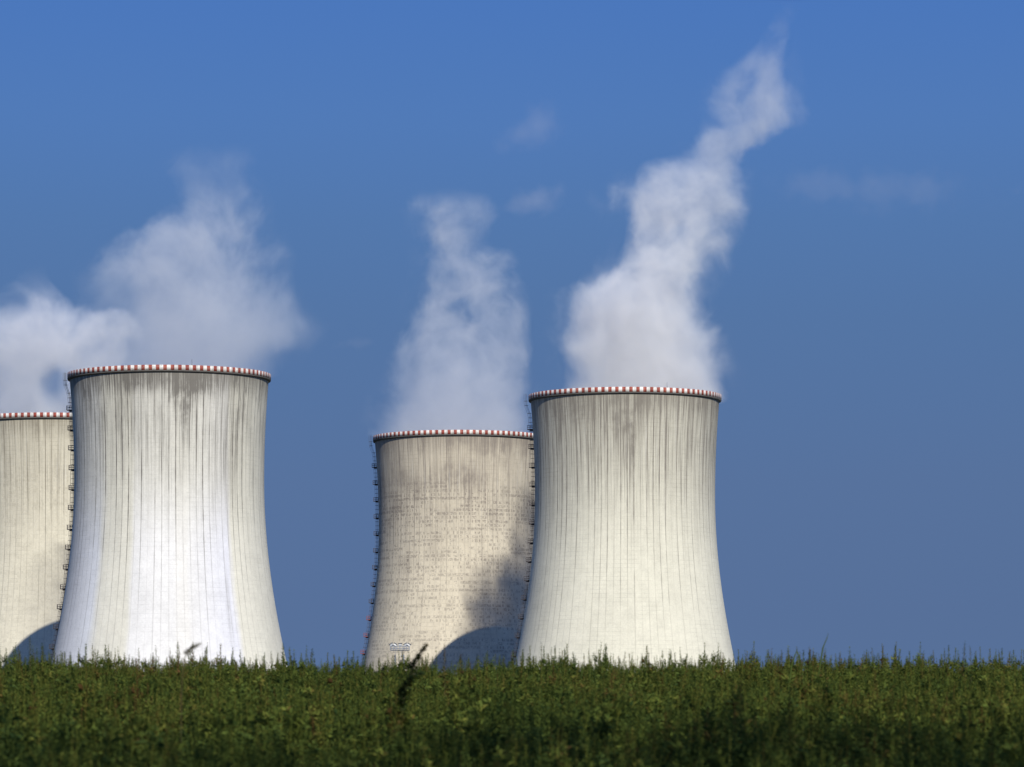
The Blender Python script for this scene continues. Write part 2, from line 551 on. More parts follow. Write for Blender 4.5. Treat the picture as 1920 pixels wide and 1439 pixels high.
M_corn = plain('cornice_concrete', (0.10, 0.094, 0.088), 0.95, 0.1, 0.35, 0.7)
CREAM = (0.56, 0.545, 0.46)
GREY = (0.15, 0.14, 0.12)
c_mid = concrete('concrete_pale_grey', (0.63, 0.615, 0.51), (0.16, 0.145, 0.125), 11.0, 0.75, 0.4, 1.1, 0.0, 0.16, None, 0.0, 0.08, 0.30, [(0.49, 117.0, 0.05, 9.0, 0.45), (0.505, 108.0, 0.012, 12.0, 0.4), (0.40, 118.0, 0.06, 7.0, 0.35)])
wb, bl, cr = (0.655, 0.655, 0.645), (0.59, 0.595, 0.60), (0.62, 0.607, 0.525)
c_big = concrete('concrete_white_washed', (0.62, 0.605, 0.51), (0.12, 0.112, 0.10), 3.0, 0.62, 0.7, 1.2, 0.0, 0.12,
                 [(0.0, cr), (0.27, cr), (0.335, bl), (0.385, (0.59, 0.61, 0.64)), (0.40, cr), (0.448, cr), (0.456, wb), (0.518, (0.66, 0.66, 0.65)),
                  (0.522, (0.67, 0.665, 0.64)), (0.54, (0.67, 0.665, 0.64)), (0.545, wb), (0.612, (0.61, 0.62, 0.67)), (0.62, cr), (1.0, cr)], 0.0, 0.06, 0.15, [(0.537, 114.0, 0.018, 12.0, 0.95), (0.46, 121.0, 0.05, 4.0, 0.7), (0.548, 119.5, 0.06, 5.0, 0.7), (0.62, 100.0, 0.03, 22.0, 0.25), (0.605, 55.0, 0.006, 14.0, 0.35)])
c_back = concrete('concrete_patchy_ochre', (0.60, 0.545, 0.425), (0.20, 0.175, 0.15), 23.0, 0.6, 0.5, 0.6, 0.50, 0.22, None, 0.22, 0.08, 0.22, [(0.49, 110.0, 0.06, 7.0, 0.5), (0.33, 95.0, 0.09, 40.0, 0.22), (0.52, 104.0, 0.01, 9.0, 0.45)])
c_left = concrete('concrete_cream', (0.63, 0.595, 0.475), (0.20, 0.18, 0.14), 37.0, 0.45, 0.45, 0.8, 0.15, 0.22, None, 0.0, 0.06, 0.25)

T_BIG, T_RIGHT, T_BACK, T_LEFT = (-100.9, 1319.0), (35.0, 1388.0), (-18.1, 1546.0), (-151.0, 1478.0)
make_tower(*T_BIG, 'large white-washed cooling tower left of centre, its dark stains hanging under the rim', c_big,
           band_paint('paint_big', 1.0, 0.8), math.radians(-91), (math.radians(17),))
make_tower(*T_RIGHT, 'pale grey cooling tower furthest right, in front of the ochre one', c_mid,
           band_paint('paint_right', 2.0, 0.45), math.radians(-91), (math.radians(24),))
make_tower(*T_BACK, 'ochre patchy cooling tower half hidden behind the right one and crossed by its shadow', c_back,
           band_paint('paint_back', 3.0, 0.75), math.radians(-91), (), 62)
make_tower(*T_LEFT, 'cream cooling tower cut by the left edge, behind the white-washed one', c_left,
           band_paint('paint_left', 4.0, 0.4), None)


# ------------------------------------------------------------------ steam
def steam(name, label, tower, Hs, rows, ppm, cpx, ypx, dens, seed, hole=None, erosion=1.1, warp=1.0, aniso=-0.05, depth=0.9, color=(0.90, 0.94, 1.0), z0=-2.0, soft=0.42, widen=1.12):
    """a plume over a tower's mouth. rows: (photo row, left, right) read off as widths in metres at the tower's distance; a round body of drifting vapour"""
    X, Y = tower
    tab = sorted([((ypx - y) / ppm, ((l + r) / 2 - cpx) / ppm, (r - l) / 2 / ppm * widen) for y, l, r in rows])
    zz = [a for a, _, _ in tab]; cc = [b for _, b, _ in tab]; ww = [c for _, _, c in tab]
    zlo, zhi = zz[0], zz[-1]
    span = zhi - zlo
    C = max(abs(q) for q in cc) + 1.0
    W = max(ww) + 1.0
    m, g, out = material(name + '_vapour')
    co = g.n('ShaderNodeTexCoord').outputs['Object']
    st = g.v('MULTIPLY', co, (1, 1, 0.85))
    st = g.v('ADD', st, (seed * 13.1, seed * 7.7, seed * 3.3))
    n1 = g.noise(st, 1 / 34.0, 1.0, 0.5, True)
    st1 = g.v('ADD', st, g.v('SCALE', n1, scale=22.0))
    n2 = g.noise(st1, 1 / 13.0, 4.0, 0.6, True)
    x0, y0, zq = g.sep(co)
    grow = g.step(zq, 0.0, 25.0, 0.12, 1.0)
    d1 = g.v('SCALE', g.v('SUBTRACT', n1, (0.5, 0.5, 0.5)), scale=g.m('MULTIPLY', grow, 9.0 * warp))
    d2 = g.v('SCALE', g.v('SUBTRACT', n2, (0.5, 0.5, 0.5)), scale=g.m('MULTIPLY', grow, 16.0 * warp))
    p = g.v('ADD', g.v('ADD', co, d1), d2)
    x, y, z = g.sep(p)
    t = g.m('DIVIDE', g.m('SUBTRACT', z, zlo), span, clamp=True)
    nrm = lambda a: (a - zlo) / span
    cx = g.m('MULTIPLY', g.m('SUBTRACT', g.curve(t, [(nrm(a), 0.5 + 0.5 * b / C) for a, b in zip(zz, cc)]), 0.5), 2 * C)
    w = g.m('MULTIPLY', g.curve(t, [(nrm(a), b / W) for a, b in zip(zz, ww)]), W)
    dx = g.m('DIVIDE', g.m('SUBTRACT', x, cx), w)
    dy = g.m('DIVIDE', y, g.m('MULTIPLY', w, depth))
    d = g.m('SQRT', g.m('ADD', g.m('MULTIPLY', dx, dx), g.m('MULTIPLY', dy, dy)))
    fb = g.noise(g.v('ADD', st1, g.v('SCALE', n2, scale=9.0)), 1 / 17.0, 6.0, 0.62)
    ero = g.m('MULTIPLY', g.m('SUBTRACT', fb, 0.47), g.m('MULTIPLY', erosion, g.step(zq, -5.0, 45.0, 0.3, 1.0)))
    e = g.m('ADD', g.m('SUBTRACT', 1.0, d), ero)
    dn = g.step(e, 0.0, soft)
    f2 = g.noise(g.v('ADD', p, (31.0 * seed, 5.0, 9.0)), 1 / 9.0, 4.0, 0.6)
    lump = g.step(zq, 8.0, 45.0, 0.25, 1.0)
    dn = g.m('MULTIPLY', dn, g.m('ADD', g.m('MULTIPLY', g.step(f2, 0.32, 0.68, 0.15, 1.7), lump), g.m('SUBTRACT', 1.0, lump)))
    # torn thin strands that trail off the body
    fw = g.noise(g.v('MULTIPLY', p, (1, 1, 0.7)), 1 / 13.0, 5.0, 0.62)
    dn = g.m('ADD', dn, g.m('MULTIPLY', g.m('MULTIPLY', g.step(fw, 0.50, 0.72), g.step(e, -0.55, 0.05)), g.m('MULTIPLY', g.step(zq, 0.0, 12.0), 0.20)))
    tq = g.m('DIVIDE', g.m('SUBTRACT', zq, zlo), span, clamp=True)
    dn = g.m('MULTIPLY', dn, g.m('MULTIPLY', g.curve(tq, [(a, b / 0.3) for a, b in dens]), 0.3))
    # vapour thins towards the edge of its own cell
    cx0 = g.m('MULTIPLY', g.m('SUBTRACT', g.curve(tq, [(nrm(a), 0.5 + 0.5 * b / C) for a, b in zip(zz, cc)]), 0.5), 2 * C)
    w0 = g.m('MULTIPLY', g.curve(tq, [(nrm(a), b / W) for a, b in zip(zz, ww)]), W)
    hx = g.m('SUBTRACT', x0, cx0)
    hd = g.m('SQRT', g.m('ADD', g.m('MULTIPLY', hx, hx), g.m('MULTIPLY', y0, y0)))
    dn = g.m('MULTIPLY', dn, g.step(g.m('SUBTRACT', hd, w0), 2.0, 8.0, 1.0, 0.0))
    dn = g.m('MULTIPLY', dn, g.step(tq, 0.9, 1.0, 1.0, 0.0))
    if hole:
        for (hx_, hz_, hr, hs) in hole:
            q = g.v('MULTIPLY', g.v('SUBTRACT', p, (hx_, 0, hz_)), (1 / hr, 0.0, 1 / (hr * hs)))
            dn = g.m('MULTIPLY', dn, g.step(g.v('LENGTH', q), 0.35, 1.15, 0.12, 1.0))
    sc = g.n('ShaderNodeVolumeScatter')
    sc.inputs['Color'].default_value = (*color, 1)
    sc.inputs['Anisotropy'].default_value = aniso
    g.put(sc.inputs['Density'], dn)
    g.put(out.inputs['Volume'], sc.outputs[0])
    # its skin: a lofted tube just outside the vapour
    bm = bmesh.new()
    nz_, ns = 40, 28
    rings = []
    for i in range(nz_ + 1):
        zc = z0 + (zhi - z0) * i / nz_
        cxi = float(np.interp(zc, zz, cc)); wi = float(np.interp(zc, zz, ww)) + 8.2
        if zc < 0.4:
            cxi, wi = cxi * 0.2, min(wi, 28.0 - abs(cxi) * 0.2)
        ring = []
        for k in range(ns):
            a = 2 * math.pi * k / ns
            ring.append(bm.verts.new((cxi + wi * math.cos(a), wi * math.sin(a), zc)))
        rings.append(ring)
    for i in range(nz_):
        for k in range(ns):
            j = (k + 1) % ns
            bm.faces.new((rings[i][k], rings[i][j], rings[i + 1][j], rings[i + 1][k]))
    bm.faces.new(rings[0][::-1]); bm.faces.new(rings[-1])
    me = bpy.data.meshes.new(name); bm.to_mesh(me); bm.free()
    o = link_mesh(name, me, m, None)
    o.location = (X, Y, 124.4)
    tag(o, label, 'steam', 'steam over the cooling towers')
    return o


steam('steam_plume', 'tallest bright steam plume leaning right above the rightmost tower', T_RIGHT, 130,
      [(744, 1068, 1345), (700, 1085, 1336), (650, 1072, 1326), (600, 1076, 1313), (550, 1075, 1308), (520, 1130, 1318), (480, 1160, 1330),
       (440, 1175, 1342), (400, 1168, 1356), (370, 1150, 1360), (340, 1172, 1364), (310, 1215, 1380), (280, 1275, 1402), (250, 1325, 1455),
       (220, 1345, 1500), (190, 1340, 1498), (150, 1362, 1484), (110, 1388, 1478), (70, 1425, 1480), (30, 1448, 1486), (-20, 1462, 1496)],
      6.05, 1172, 744, [(0, 0.11), (0.2, 0.095), (0.45, 0.056), (0.6, 0.034), (0.8, 0.022), (0.92, 0.013), (1, 0.006)], 1.0, widen=1.16, warp=0.75, erosion=1.8)
steam('steam_plume', 'steam plume with a blue hole through it above the ochre tower', T_BACK, 90,
      [(821, 705, 1000), (770, 725, 990), (730, 740, 978), (690, 755, 970), (650, 765, 960), (600, 775, 955), (560, 788, 952), (520, 794, 944),
       (480, 798, 942), (440, 792, 915), (405, 778, 912), (375, 772, 916), (350, 800, 900)],
      5.43, 861.5, 821, [(0, 0.034), (0.2, 0.028), (0.5, 0.024), (0.8, 0.024), (1, 0.014)], 2.0, hole=[(-0.5, 45.5, 5.5, 0.7), (4.0, 42.0, 5.5, 0.6)], erosion=2.0)
steam('steam_plume', 'broad grey-blue steam plume spreading above the white-washed tower', T_BIG, 85,
      [(704, 160, 505), (670, 175, 515), (640, 185, 545), (610, 192, 560), (580, 196, 535), (550, 192, 512), (520, 192, 505), (490, 208, 500),
       (460, 238, 492), (430, 276, 488), (400, 322, 484), (370, 355, 478), (340, 340, 468), (300, 320, 455), (260, 360, 500)],
      6.37, 317.5, 704, [(0, 0.021), (0.3, 0.022), (0.55, 0.023), (0.72, 0.017), (0.8, 0.011), (1, 0.006)], 3.0, erosion=2.2)
steam('steam_plume', 'bright steam cloud at the left edge above the cream tower', T_LEFT, 60,
      [(789, -70, 150), (740, -60, 165), (700, -60, 190), (660, -70, 212), (620, -60, 226), (595, -45, 210), (570, -25, 165), (545, 5, 110), (515, 35, 82), (490, 45, 75)],
      5.68, 94, 789, [(0, 0.045), (0.5, 0.05), (0.7, 0.036), (0.85, 0.010), (1, 0.004)], 4.0, hole=[(-0.5, 14.0, 6.0, 1.6), (-14.0, 38.0, 8.0, 0.7), (9.0, 44.0, 8.0, 0.6)], erosion=2.6)


def puff(label, px, py, Y, rx, rz, dens, seed, tilt=0.0, group=None):
    c0 = at(px, py, Y)
    sx, sz = rx / F * Y, rz / F * Y
    m, g, out = material('wisp_vapour')
    co = g.n('ShaderNodeTexCoord').outputs['Object']
    st = g.v('ADD', co, (seed * 9.1, seed * 4.7, seed * 2.3))
    n1 = g.noise(st, 1 / 9.0, 3.0, 0.6, True)
    p = g.v('ADD', co, g.v('SCALE', g.v('SUBTRACT', n1, (0.5, 0.5, 0.5)), scale=min(sx, sz) * 1.1))
    q = g.v('MULTIPLY', p, (1 / sx, 1 / sz, 1 / sz))
    fb = g.noise(st, 1 / 12.0, 4.0, 0.6)
    e = g.m('ADD', g.m('SUBTRACT', 0.8, g.v('LENGTH', q)), g.m('MULTIPLY', g.m('SUBTRACT', fb, 0.5), 1.5))
    edge = g.step(g.v('LENGTH', g.v('MULTIPLY', co, (1 / sx, 1 / sz, 1 / sz))), 0.9, 1.3, 1.0, 0.0)
    dn = g.m('MULTIPLY', g.m('MULTIPLY', g.step(e, 0.0, 0.6), edge), dens)
    sc = g.n('ShaderNodeVolumeScatter')
    sc.inputs['Color'].default_value = (1.0, 0.95, 0.92, 1)
    sc.inputs['Anisotropy'].default_value = -0.1
    g.put(sc.inputs['Density'], dn); g.put(out.inputs['Volume'], sc.outputs[0])
    bm = bmesh.new()
    bmesh.ops.create_icosphere(bm, subdivisions=3, radius=1.35)
    for v in bm.verts: v.co = Vector((v.co.x * sx, v.co.y * sz, v.co.z * sz))
    me = bpy.data.meshes.new('steam_wisp'); bm.to_mesh(me); bm.free()
    o = link_mesh('steam_wisp', me, m)
    o.location = c0; o.rotation_euler = (0, tilt, 0)
    tag(o, label, 'steam', 'torn wisps of steam drifting in the sky')


puff('small detached pinkish wisp right of the middle plume top', 1000, 378, 1546, 80, 44, 0.015, 1.0, -0.35)
puff('very faint wisp high between the middle and the right plume', 1000, 240, 1546, 90, 60, 0.008, 2.0, -0.5)
puff('long thin faint veil of vapour in the blue sky right of the tall plume', 1660, 355, 1500, 330, 60, 0.0055, 3.0, 0.05)
puff('faint pinkish wisp low in the sky between the left and the middle plume', 660, 645, 1500, 62, 22, 0.010, 4.0, 0.0)

# ------------------------------------------------------------------ floodlight mast before the ochre tower
MY = 700.0
def mp(px, py, dy=0.0):
    p = at(px, py, MY); return Vector((p.x, MY + dy, p.z))
mast = empty('floodlight_mast', (mp(749.5, 1240).x, MY, -0.6))
tag(mast, 'pale steel floodlight mast with a lamp platform standing before the ochre tower', 'floodlight mast')
ox = Vector((-mast.location.x, -MY, 0.6))
for px in (741.0, 757.0):
    a = mp(px, 1228); a.z += 0
    MB().bar(Vector((a.x, MY, -0.6)) + ox, a + ox, 0.14, 8, 0.11).build('pole', M_galv, mast)
b = MB()
for k in range(14):
    z = 1.0 + k * 1.55
    s = 1 if k % 2 else -1
    xl, xr = mp(741, 1228).x, mp(757, 1228).x
    b.bar(Vector((xl if s > 0 else xr, MY, z - 0.6)) + ox, Vector((xr if s > 0 else xl, MY, z + 0.95)) + ox, 0.05)
b.build('bracing', M_galvdark, mast)
p = MB()
pl0, pl1, pz = mp(732, 1219).x, mp(767.5, 1219).x, mp(749, 1219.5).z
cxm = (pl0 + pl1) / 2
p.box(Vector((cxm, MY, pz)) + ox, (pl1 - pl0, 1.5, 0.14))
for sx in np.linspace(pl0 + .05, pl1 - .05, 5):
    for sy in (-0.72, 0.72):
        p.bar(Vector((sx, MY + sy, pz)) + ox, Vector((sx, MY + sy, pz + 0.55)) + ox, 0.03)
p.build('platform', M_galvdark, mast)
p = MB()
for yy in (-0.74, 0.74):
    for hz in (0.30, 0.62):
        p.bar(Vector((pl0, MY + yy, pz + hz)) + ox, Vector((pl1, MY + yy, pz + hz)) + ox, 0.06)
    for k_ in range(7):
        xx = pl0 + (pl1 - pl0) * k_ / 6
        p.bar(Vector((xx, MY + yy, pz)) + ox, Vector((xx, MY + yy, pz + 0.62)) + ox, 0.05)
p.bar(Vector((pl0, MY - 0.74, pz + 0.58)) + ox, Vector((pl1, MY - 0.74, pz + 0.58)) + ox, 0.035)
p.build('railing', M_galv, mast)
for k, (px, rz, ry) in enumerate(((734.5, 0.5, -0.6), (740.5, 0.3, 0.55), (750.5, 0.2, 0.0), (761, 0.35, -0.5), (766, 0.5, 0.6))):
    h = MB()
    q = Vector((mp(px, 1210).x, MY - 0.3, mp(px, 1210).z)) + ox
    base = Vector((q.x, q.y + 0.1, pz + 0.6 + 0.6)); base.z = (Vector((0, 0, pz + 0.45)) + ox).z
    h.bar(base, q, 0.035)
    from mathutils import Euler
    r = Euler((-0.4, ry, 0)).to_quaternion()
    vis = Vector((0, -0.16, 0.17)); vis.rotate(r)
    h.box(q, (0.48, 0.28, 0.28), r)
    fl = h.build('floodlight', M_lamp, mast)
    MB().box(q + vis, (0.62, 0.36, 0.05), r).build('visor', M_galvdark, fl)
for px, y1 in ((741.5, 1229), (752.5, 1231), (754.5, 1230.5)):
    h = MB(); a = mp(px, 1220.5, -0.5); c_ = mp(px, y1, -0.5)
    h.bar(a + ox, c_ + ox, 0.04).box(c_ + ox, (0.16, 0.16, 0.22))
    h.build('hanging_lamp', M_galvdark, mast)

# ------------------------------------------------------------------ weeds
rng = np.random.default_rng(7)
pyr = random.Random(5)


def leaf(P, base, d, up, L, Wd, tint):
    """one folded four-cornered leaf"""
    d = d / np.linalg.norm(d)
    s = np.cross(d, up); s /= (np.linalg.norm(s) + 1e-9)
    n = np.cross(s, d)
    mid = base + d * L * 0.45 + n * L * 0.10
    i = len(P['v'])
    P['v'] += [base, mid + s * Wd * 0.5, base + d * L - n * L * 0.12, mid - s * Wd * 0.5]
    P['f'].append((i, i + 1, i + 2, i + 3)); P['t'].append(tint)


def stalk(P, pts, r0, r1, tint, n=3):
    idx = []
    for k, p in enumerate(pts):
        r = r0 + (r1 - r0) * k / (len(pts) - 1)
        row = []
        for i in range(n):
            a = 2 * math.pi * i / n
            row.append(len(P['v'])); P['v'].append(np.array(p) + np.array((r * math.cos(a), r * math.sin(a), 0)))
        idx.append(row)
    for k in range(len(pts) - 1):
        for i in range(n):
            j = (i + 1) % n
            P['f'].append((idx[k][i], idx[k][j], idx[k + 1][j], idx[k + 1][i])); P['t'].append(tint)


def spike(P, base, tip, r, n, R, t0, l0=0.055, l1=0.018):
    """a leafy tapering shoot from base to tip"""
    base, tip = np.array(base, float), np.array(tip, float)
    ax = tip - base; Lg = np.linalg.norm(ax); ax /= Lg
    e1 = np.cross(ax, (0.3, 1, 0.1)); e1 /= np.linalg.norm(e1); e2 = np.cross(ax, e1)
    a = R.uniform(0, 6.28)
    for k in range(n):
        f = (k + R.uniform(0, 1)) / n
        a += 2.4 + R.uniform(-.5, .5)
        rad = r * (1 - f) ** 0.8
        o = e1 * math.cos(a) + e2 * math.sin(a)
        b = base + ax * Lg * f + o * rad * R.uniform(0.0, 0.45)
        L = (l0 + (l1 - l0) * f) * R.uniform(0.7, 1.35)
        d = o * (0.90 - 0.40 * f) + ax * R.uniform(0.1, 0.9)
        leaf(P, b, d, ax, L, L * R.uniform(0.35, 0.6), min(1, max(0, t0 + R.gauss(0, 0.13))))


def weed(R, h=1.0, slim=False, n_side=6, tint=0.45):
    S = {'v': [], 'f': [], 't': []}; P = {'v': [], 'f': [], 't': []}
    lean = np.array((R.uniform(-.08, .08), R.uniform(-.08, .08)))
    top = np.array((lean[0] * h, lean[1] * h, h))
    stalk(S, [(0, 0, 0), tuple(top * 0.5), tuple(top * 0.97)], 0.009, 0.003, 0.7)
    sp = R.uniform(0.36, 0.55)
    spike(P, top * (1 - sp), top, 0.066 if slim else 0.10, 60 if slim else 62, R, tint + R.uniform(-.08, .12), 0.062 if slim else 0.074, 0.022)
    for k in range(n_side):
        z0 = R.uniform(0.35, 0.74)
        a = R.uniform(0, 6.28); ln = R.uniform(0.16, 0.34) * (0.6 if slim else 1)
        b = top * z0
        e = b + np.array((math.cos(a) * ln * 0.55, math.sin(a) * ln * 0.55, ln * R.uniform(0.6, 1.0)))
        stalk(S, [tuple(b), tuple(e)], 0.004, 0.002, 0.6)
        spike(P, b * 0.6 + e * 0.4, e, 0.055, 13, R, tint + R.uniform(-.15, .1), 0.074, 0.025)
    return S, P


def to_mesh(name, v, f, t):
    me = bpy.data.meshes.new(name)
    v = np.asarray(v, np.float32); f = np.asarray(f, np.int32)
    me.vertices.add(len(v)); me.vertices.foreach_set('co', v.ravel())
    me.loops.add(f.size); me.loops.foreach_set('vertex_index', f.ravel())
    me.polygons.add(len(f)); me.polygons.foreach_set('loop_start', np.arange(0, f.size, 4, dtype=np.int32))
    me.update(calc_edges=True)
    at_ = me.attributes.new('tint', 'FLOAT', 'FACE')
    at_.data.foreach_set('value', np.asarray(t, np.float32))
    return me


arch = []
for k in range(12):
    S, P = weed(pyr, 1.0, k % 3 == 2, 6, (0.42, 0.5, 0.36, 0.55, 0.46, 0.7)[k % 6])
    v = np.array(S['v'] + P['v']); n0 = len(S['v'])
    f = np.array(S['f'] + [tuple(i + n0 for i in q) for q in P['f']]); t = np.array(S['t'] + P['t'])
    arch.append((v, f, t))

# scatter over the bank
pos = []
y = 19.0
while y < 98:
    hw = 0.122 * y + 2.0
    step = 0.5
    n = int(2 * hw * step * (9 if y < 45 else 9))
    pts = np.stack([rng.uniform(-hw, hw, n), rng.uniform(y, y + step, n)], 1)
    pos.append(pts); y += step
pos = np.concatenate(pos)
vv, ff, tt = [], [], []
off_ = 0
which = rng.integers(0, len(arch), len(pos))
tall = rng.random(len(pos)) < 0.16
which[tall] = (which[tall] // 3) * 3 + 2       # the slender kind stands out above the rest
gz = np.array([ground_z(q) for q in pos[:, 1]])
drift = 0.07 * np.sin(pos[:, 0] * 0.9 + pos[:, 1] * 0.35) + 0.05 * np.sin(pos[:, 0] * 2.3 - pos[:, 1] * 0.8)
dip = -0.09 * np.exp(-((pos[:, 0] / np.maximum(pos[:, 1], 1) * 8400 + 230) / 190) ** 2)
def vnoise(x, y, s):
    r_ = np.random.default_rng(s); T = r_.random((64, 64))
    xi, yi = np.floor(x).astype(int), np.floor(y).astype(int)
    fx, fy = x - xi, y - yi
    fx, fy = fx * fx * (3 - 2 * fx), fy * fy * (3 - 2 * fy)
    g_ = lambda i, j: T[(xi + i) % 64, (yi + j) % 64]
    return (g_(0, 0) * (1 - fx) + g_(1, 0) * fx) * (1 - fy) + (g_(0, 1) * (1 - fx) + g_(1, 1) * fx) * fy
clump = vnoise(pos[:, 0] * 1.5, pos[:, 1] * 0.8, 1) * 0.6 + vnoise(pos[:, 0] * 4.0, pos[:, 1] * 2.0, 2) * 0.4
hs = np.clip(0.90 + (clump - 0.5) * 0.42 + drift + dip + rng.normal(0, 0.07, len(pos)) + np.where(tall, rng.uniform(0.08, 0.30, len(pos)), 0), 0.5, 1.35)
tpatch = 0.10 * np.sin(pos[:, 0] * 0.55 + 1.3) * np.sin(pos[:, 1] * 0.23) + rng.normal(0, 0.09, len(pos))
tpatch += (vnoise(pos[:, 0] * 0.8 + 9, pos[:, 1] * 0.3, 3) - 0.5) * 0.36
tpatch -= 0.06 * np.clip((48 - pos[:, 1]) / 20, 0, 1)
rare = rng.random(len(pos)) < 0.008
tpatch[rare] += 0.30
rot = rng.uniform(0, 2 * math.pi, len(pos))
for k, (v, f, t) in enumerate(arch):
    ids = np.nonzero(which == k)[0]
    if len(ids) == 0: continue
    c, s = np.cos(rot[ids])[:, None], np.sin(rot[ids])[:, None]
    wd = rng.uniform(0.85, 1.25, len(ids))[:, None]
    X = (v[None, :, 0] * c - v[None, :, 1] * s) * wd + pos[ids, 0][:, None]
    Y = (v[None, :, 0] * s + v[None, :, 1] * c) * wd + pos[ids, 1][:, None]
    Z = v[None, :, 2] * hs[ids][:, None] + gz[ids][:, None]
    vv.append(np.stack([X, Y, Z], 2).reshape(-1, 3))
    ff.append((f[None] + (np.arange(len(ids)) * len(v))[:, None, None]).reshape(-1, 4) + off_)
    tt.append(np.clip(t[None] + tpatch[ids][:, None], 0, 1).ravel())
    off_ += len(ids) * len(v)
me = to_mesh('weed_field', np.concatenate(vv), np.concatenate(ff), np.concatenate(tt))
tag(link_mesh('weed_field', me, M_weed), kind='stuff', label='dense green weed field covering the bank in front of the towers')


# weeds that stand out against the sky or the towers: each a thing of its own
def tall_weed(px, ytop, Y, label, slim=True, mat=None, tint=0.45, nside=4):
    gzv = ground_z(Y); tip = at(px, ytop, Y)
    h = tip.z - gzv
    R = random.Random(int(px * 7 + ytop))
    S, P = weed(R, h, slim, nside, tint)
    o = empty('tall_weed', (tip.x, Y, gzv))
    # bring the tip to its place
    tx = max(S['v'], key=lambda q: q[2])
    o.location.x -= float(tx[0])
    link_mesh('stem', to_mesh('stem', S['v'], S['f'], S['t']), M_stem, o)
    link_mesh('foliage', to_mesh('foliage', P['v'], P['f'], P['t']), mat or M_weed, o)
    tag(o, label, 'weed', 'tall weeds rising above the crest of the bank')
    return o


spec = [
    (57, 1193, 70, 'tall weed spike in front of the dark round shadow on the cream tower', True, 0.25),
    (101, 1212, 72, 'bushy weed tip where the white-washed tower meets the weeds on its left', False, 0.6),
    (178, 1213, 74, 'pointed weed tip before the bluish left base of the white-washed tower', True, 0.5),
    (293, 1212, 74, 'slender weed spike before the bright middle of the white-washed tower, left of the pale plume', True, 0.4),
    (384, 1215, 72, 'weed spike just right of the pale seed plume, before the white-washed tower', True, 0.4),
    (336, 1213, 71, 'thick weed tip just left of the pale seed plume', True, 0.45),
    (508, 1222, 72, 'weed tip before the right foot of the white-washed tower', False, 0.45),
    (543, 1213, 73, 'weed clump against the blue sky right beside the white-washed tower', False, 0.4),
    (834, 1210, 60, 'thin brownish weed stalk right of the bent dark weed', True, 0.85),
    (1015, 1206, 70, 'tall weed spike before the lower left of the rightmost tower', True, 0.5),
    (1034, 1215, 71, 'shorter weed spike right beside the tall one at the rightmost tower', True, 0.5),
    (1123, 1218, 73, 'weed tip left of the middle of the rightmost tower base', True, 0.45),
    (1172, 1222, 73, 'leafy weed tip before the middle of the rightmost tower base', False, 0.45),
    (1214, 1210, 72, 'highest weed spike before the bright base of the rightmost tower', True, 0.45),
    (1258, 1219, 73, 'weed spike second to the right of the highest one at the rightmost tower', True, 0.5),
    (1352, 1219, 73, 'weed tip before the right foot of the rightmost tower', True, 0.45),
    (1466, 1218, 73, 'small weed tip against the sky, first tall one right of the towers', True, 0.35),
    (1547, 1216, 72, 'leafy weed clump under the slanting grass blade, against the sky', False, 0.35),
    (1635, 1216, 73, 'full pointed weed against the blue sky between the slanting blade and the tall pair', False, 0.35),
    (1681, 1216, 73, 'pointed weed against the sky halfway from the grass blade to the tall dark pair', True, 0.35),
    (1731, 1221, 73, 'low broad weed against the sky left of the tall dark pair', False, 0.4),
    (1771, 1217, 73, 'narrow weed tip directly left of the tall dark pair', True, 0.35),
    (1809, 1204, 66, 'tallest dark weed against the sky near the right edge', True, 0.1),
    (1818, 1211, 67, 'second stem of the tall dark pair, leaning right of the tallest weed', True, 0.2),
    (1874, 1219, 73, 'thin weed tip against the sky closest to the right edge', True, 0.35),
]
for px, yt, Y, lab, slim, tnt in spec:
    tall_weed(px, yt, Y, lab, slim, None, tnt)

# a slanting grass blade and a pair of crossed blades against the sky
def blade(pts, w, label, mat):
    pts = [Vector(p) for p in pts]
    me = bpy.data.meshes.new('grass_blade')
    vs, fs = [], []
    n = len(pts)
    for k, p in enumerate(pts):
        ww = w * (1 - (k / (n - 1)) ** 1.6) + 0.0015
        vs += [p + Vector((-ww, 0, 0)), p + Vector((0, -ww * 0.4, 0)), p + Vector((ww, 0, 0)), p + Vector((0, ww * 0.4, 0))]
    for k in range(n - 1):
        for i in range(4):
            j = (i + 1) % 4
            fs.append((4 * k + i, 4 * k + j, 4 * k + 4 + j, 4 * k + 4 + i))
    me.from_pydata(vs, [], fs)
    a_ = me.attributes.new('tint', 'FLOAT', 'FACE'); a_.data.foreach_set('value', [0.3] * len(fs))
    o = link_mesh('grass_blade', me, mat, None, True)
    tag(o, label, 'grass blade', 'single grass blades above the weeds')


Yb = 62.0
blade([at(1530, 1300, Yb), at(1537, 1250, Yb), at(1543, 1215, Yb), at(1550, 1198, Yb), at(1553.5, 1187, Yb)], 0.012, 'single slanting grass blade standing highest against the sky right of the towers', M_weed)
blade([at(1478, 1300, Yb), at(1484, 1250, Yb), at(1490, 1230, Yb), at(1494, 1218, Yb)], 0.014, 'left blade of two crossed grass blades against the sky', M_weed)
blade([at(1508, 1300, Yb), at(1503, 1250, Yb), at(1498, 1230, Yb), at(1493, 1217, Yb)], 0.016, 'right blade of two crossed grass blades against the sky', M_weed)

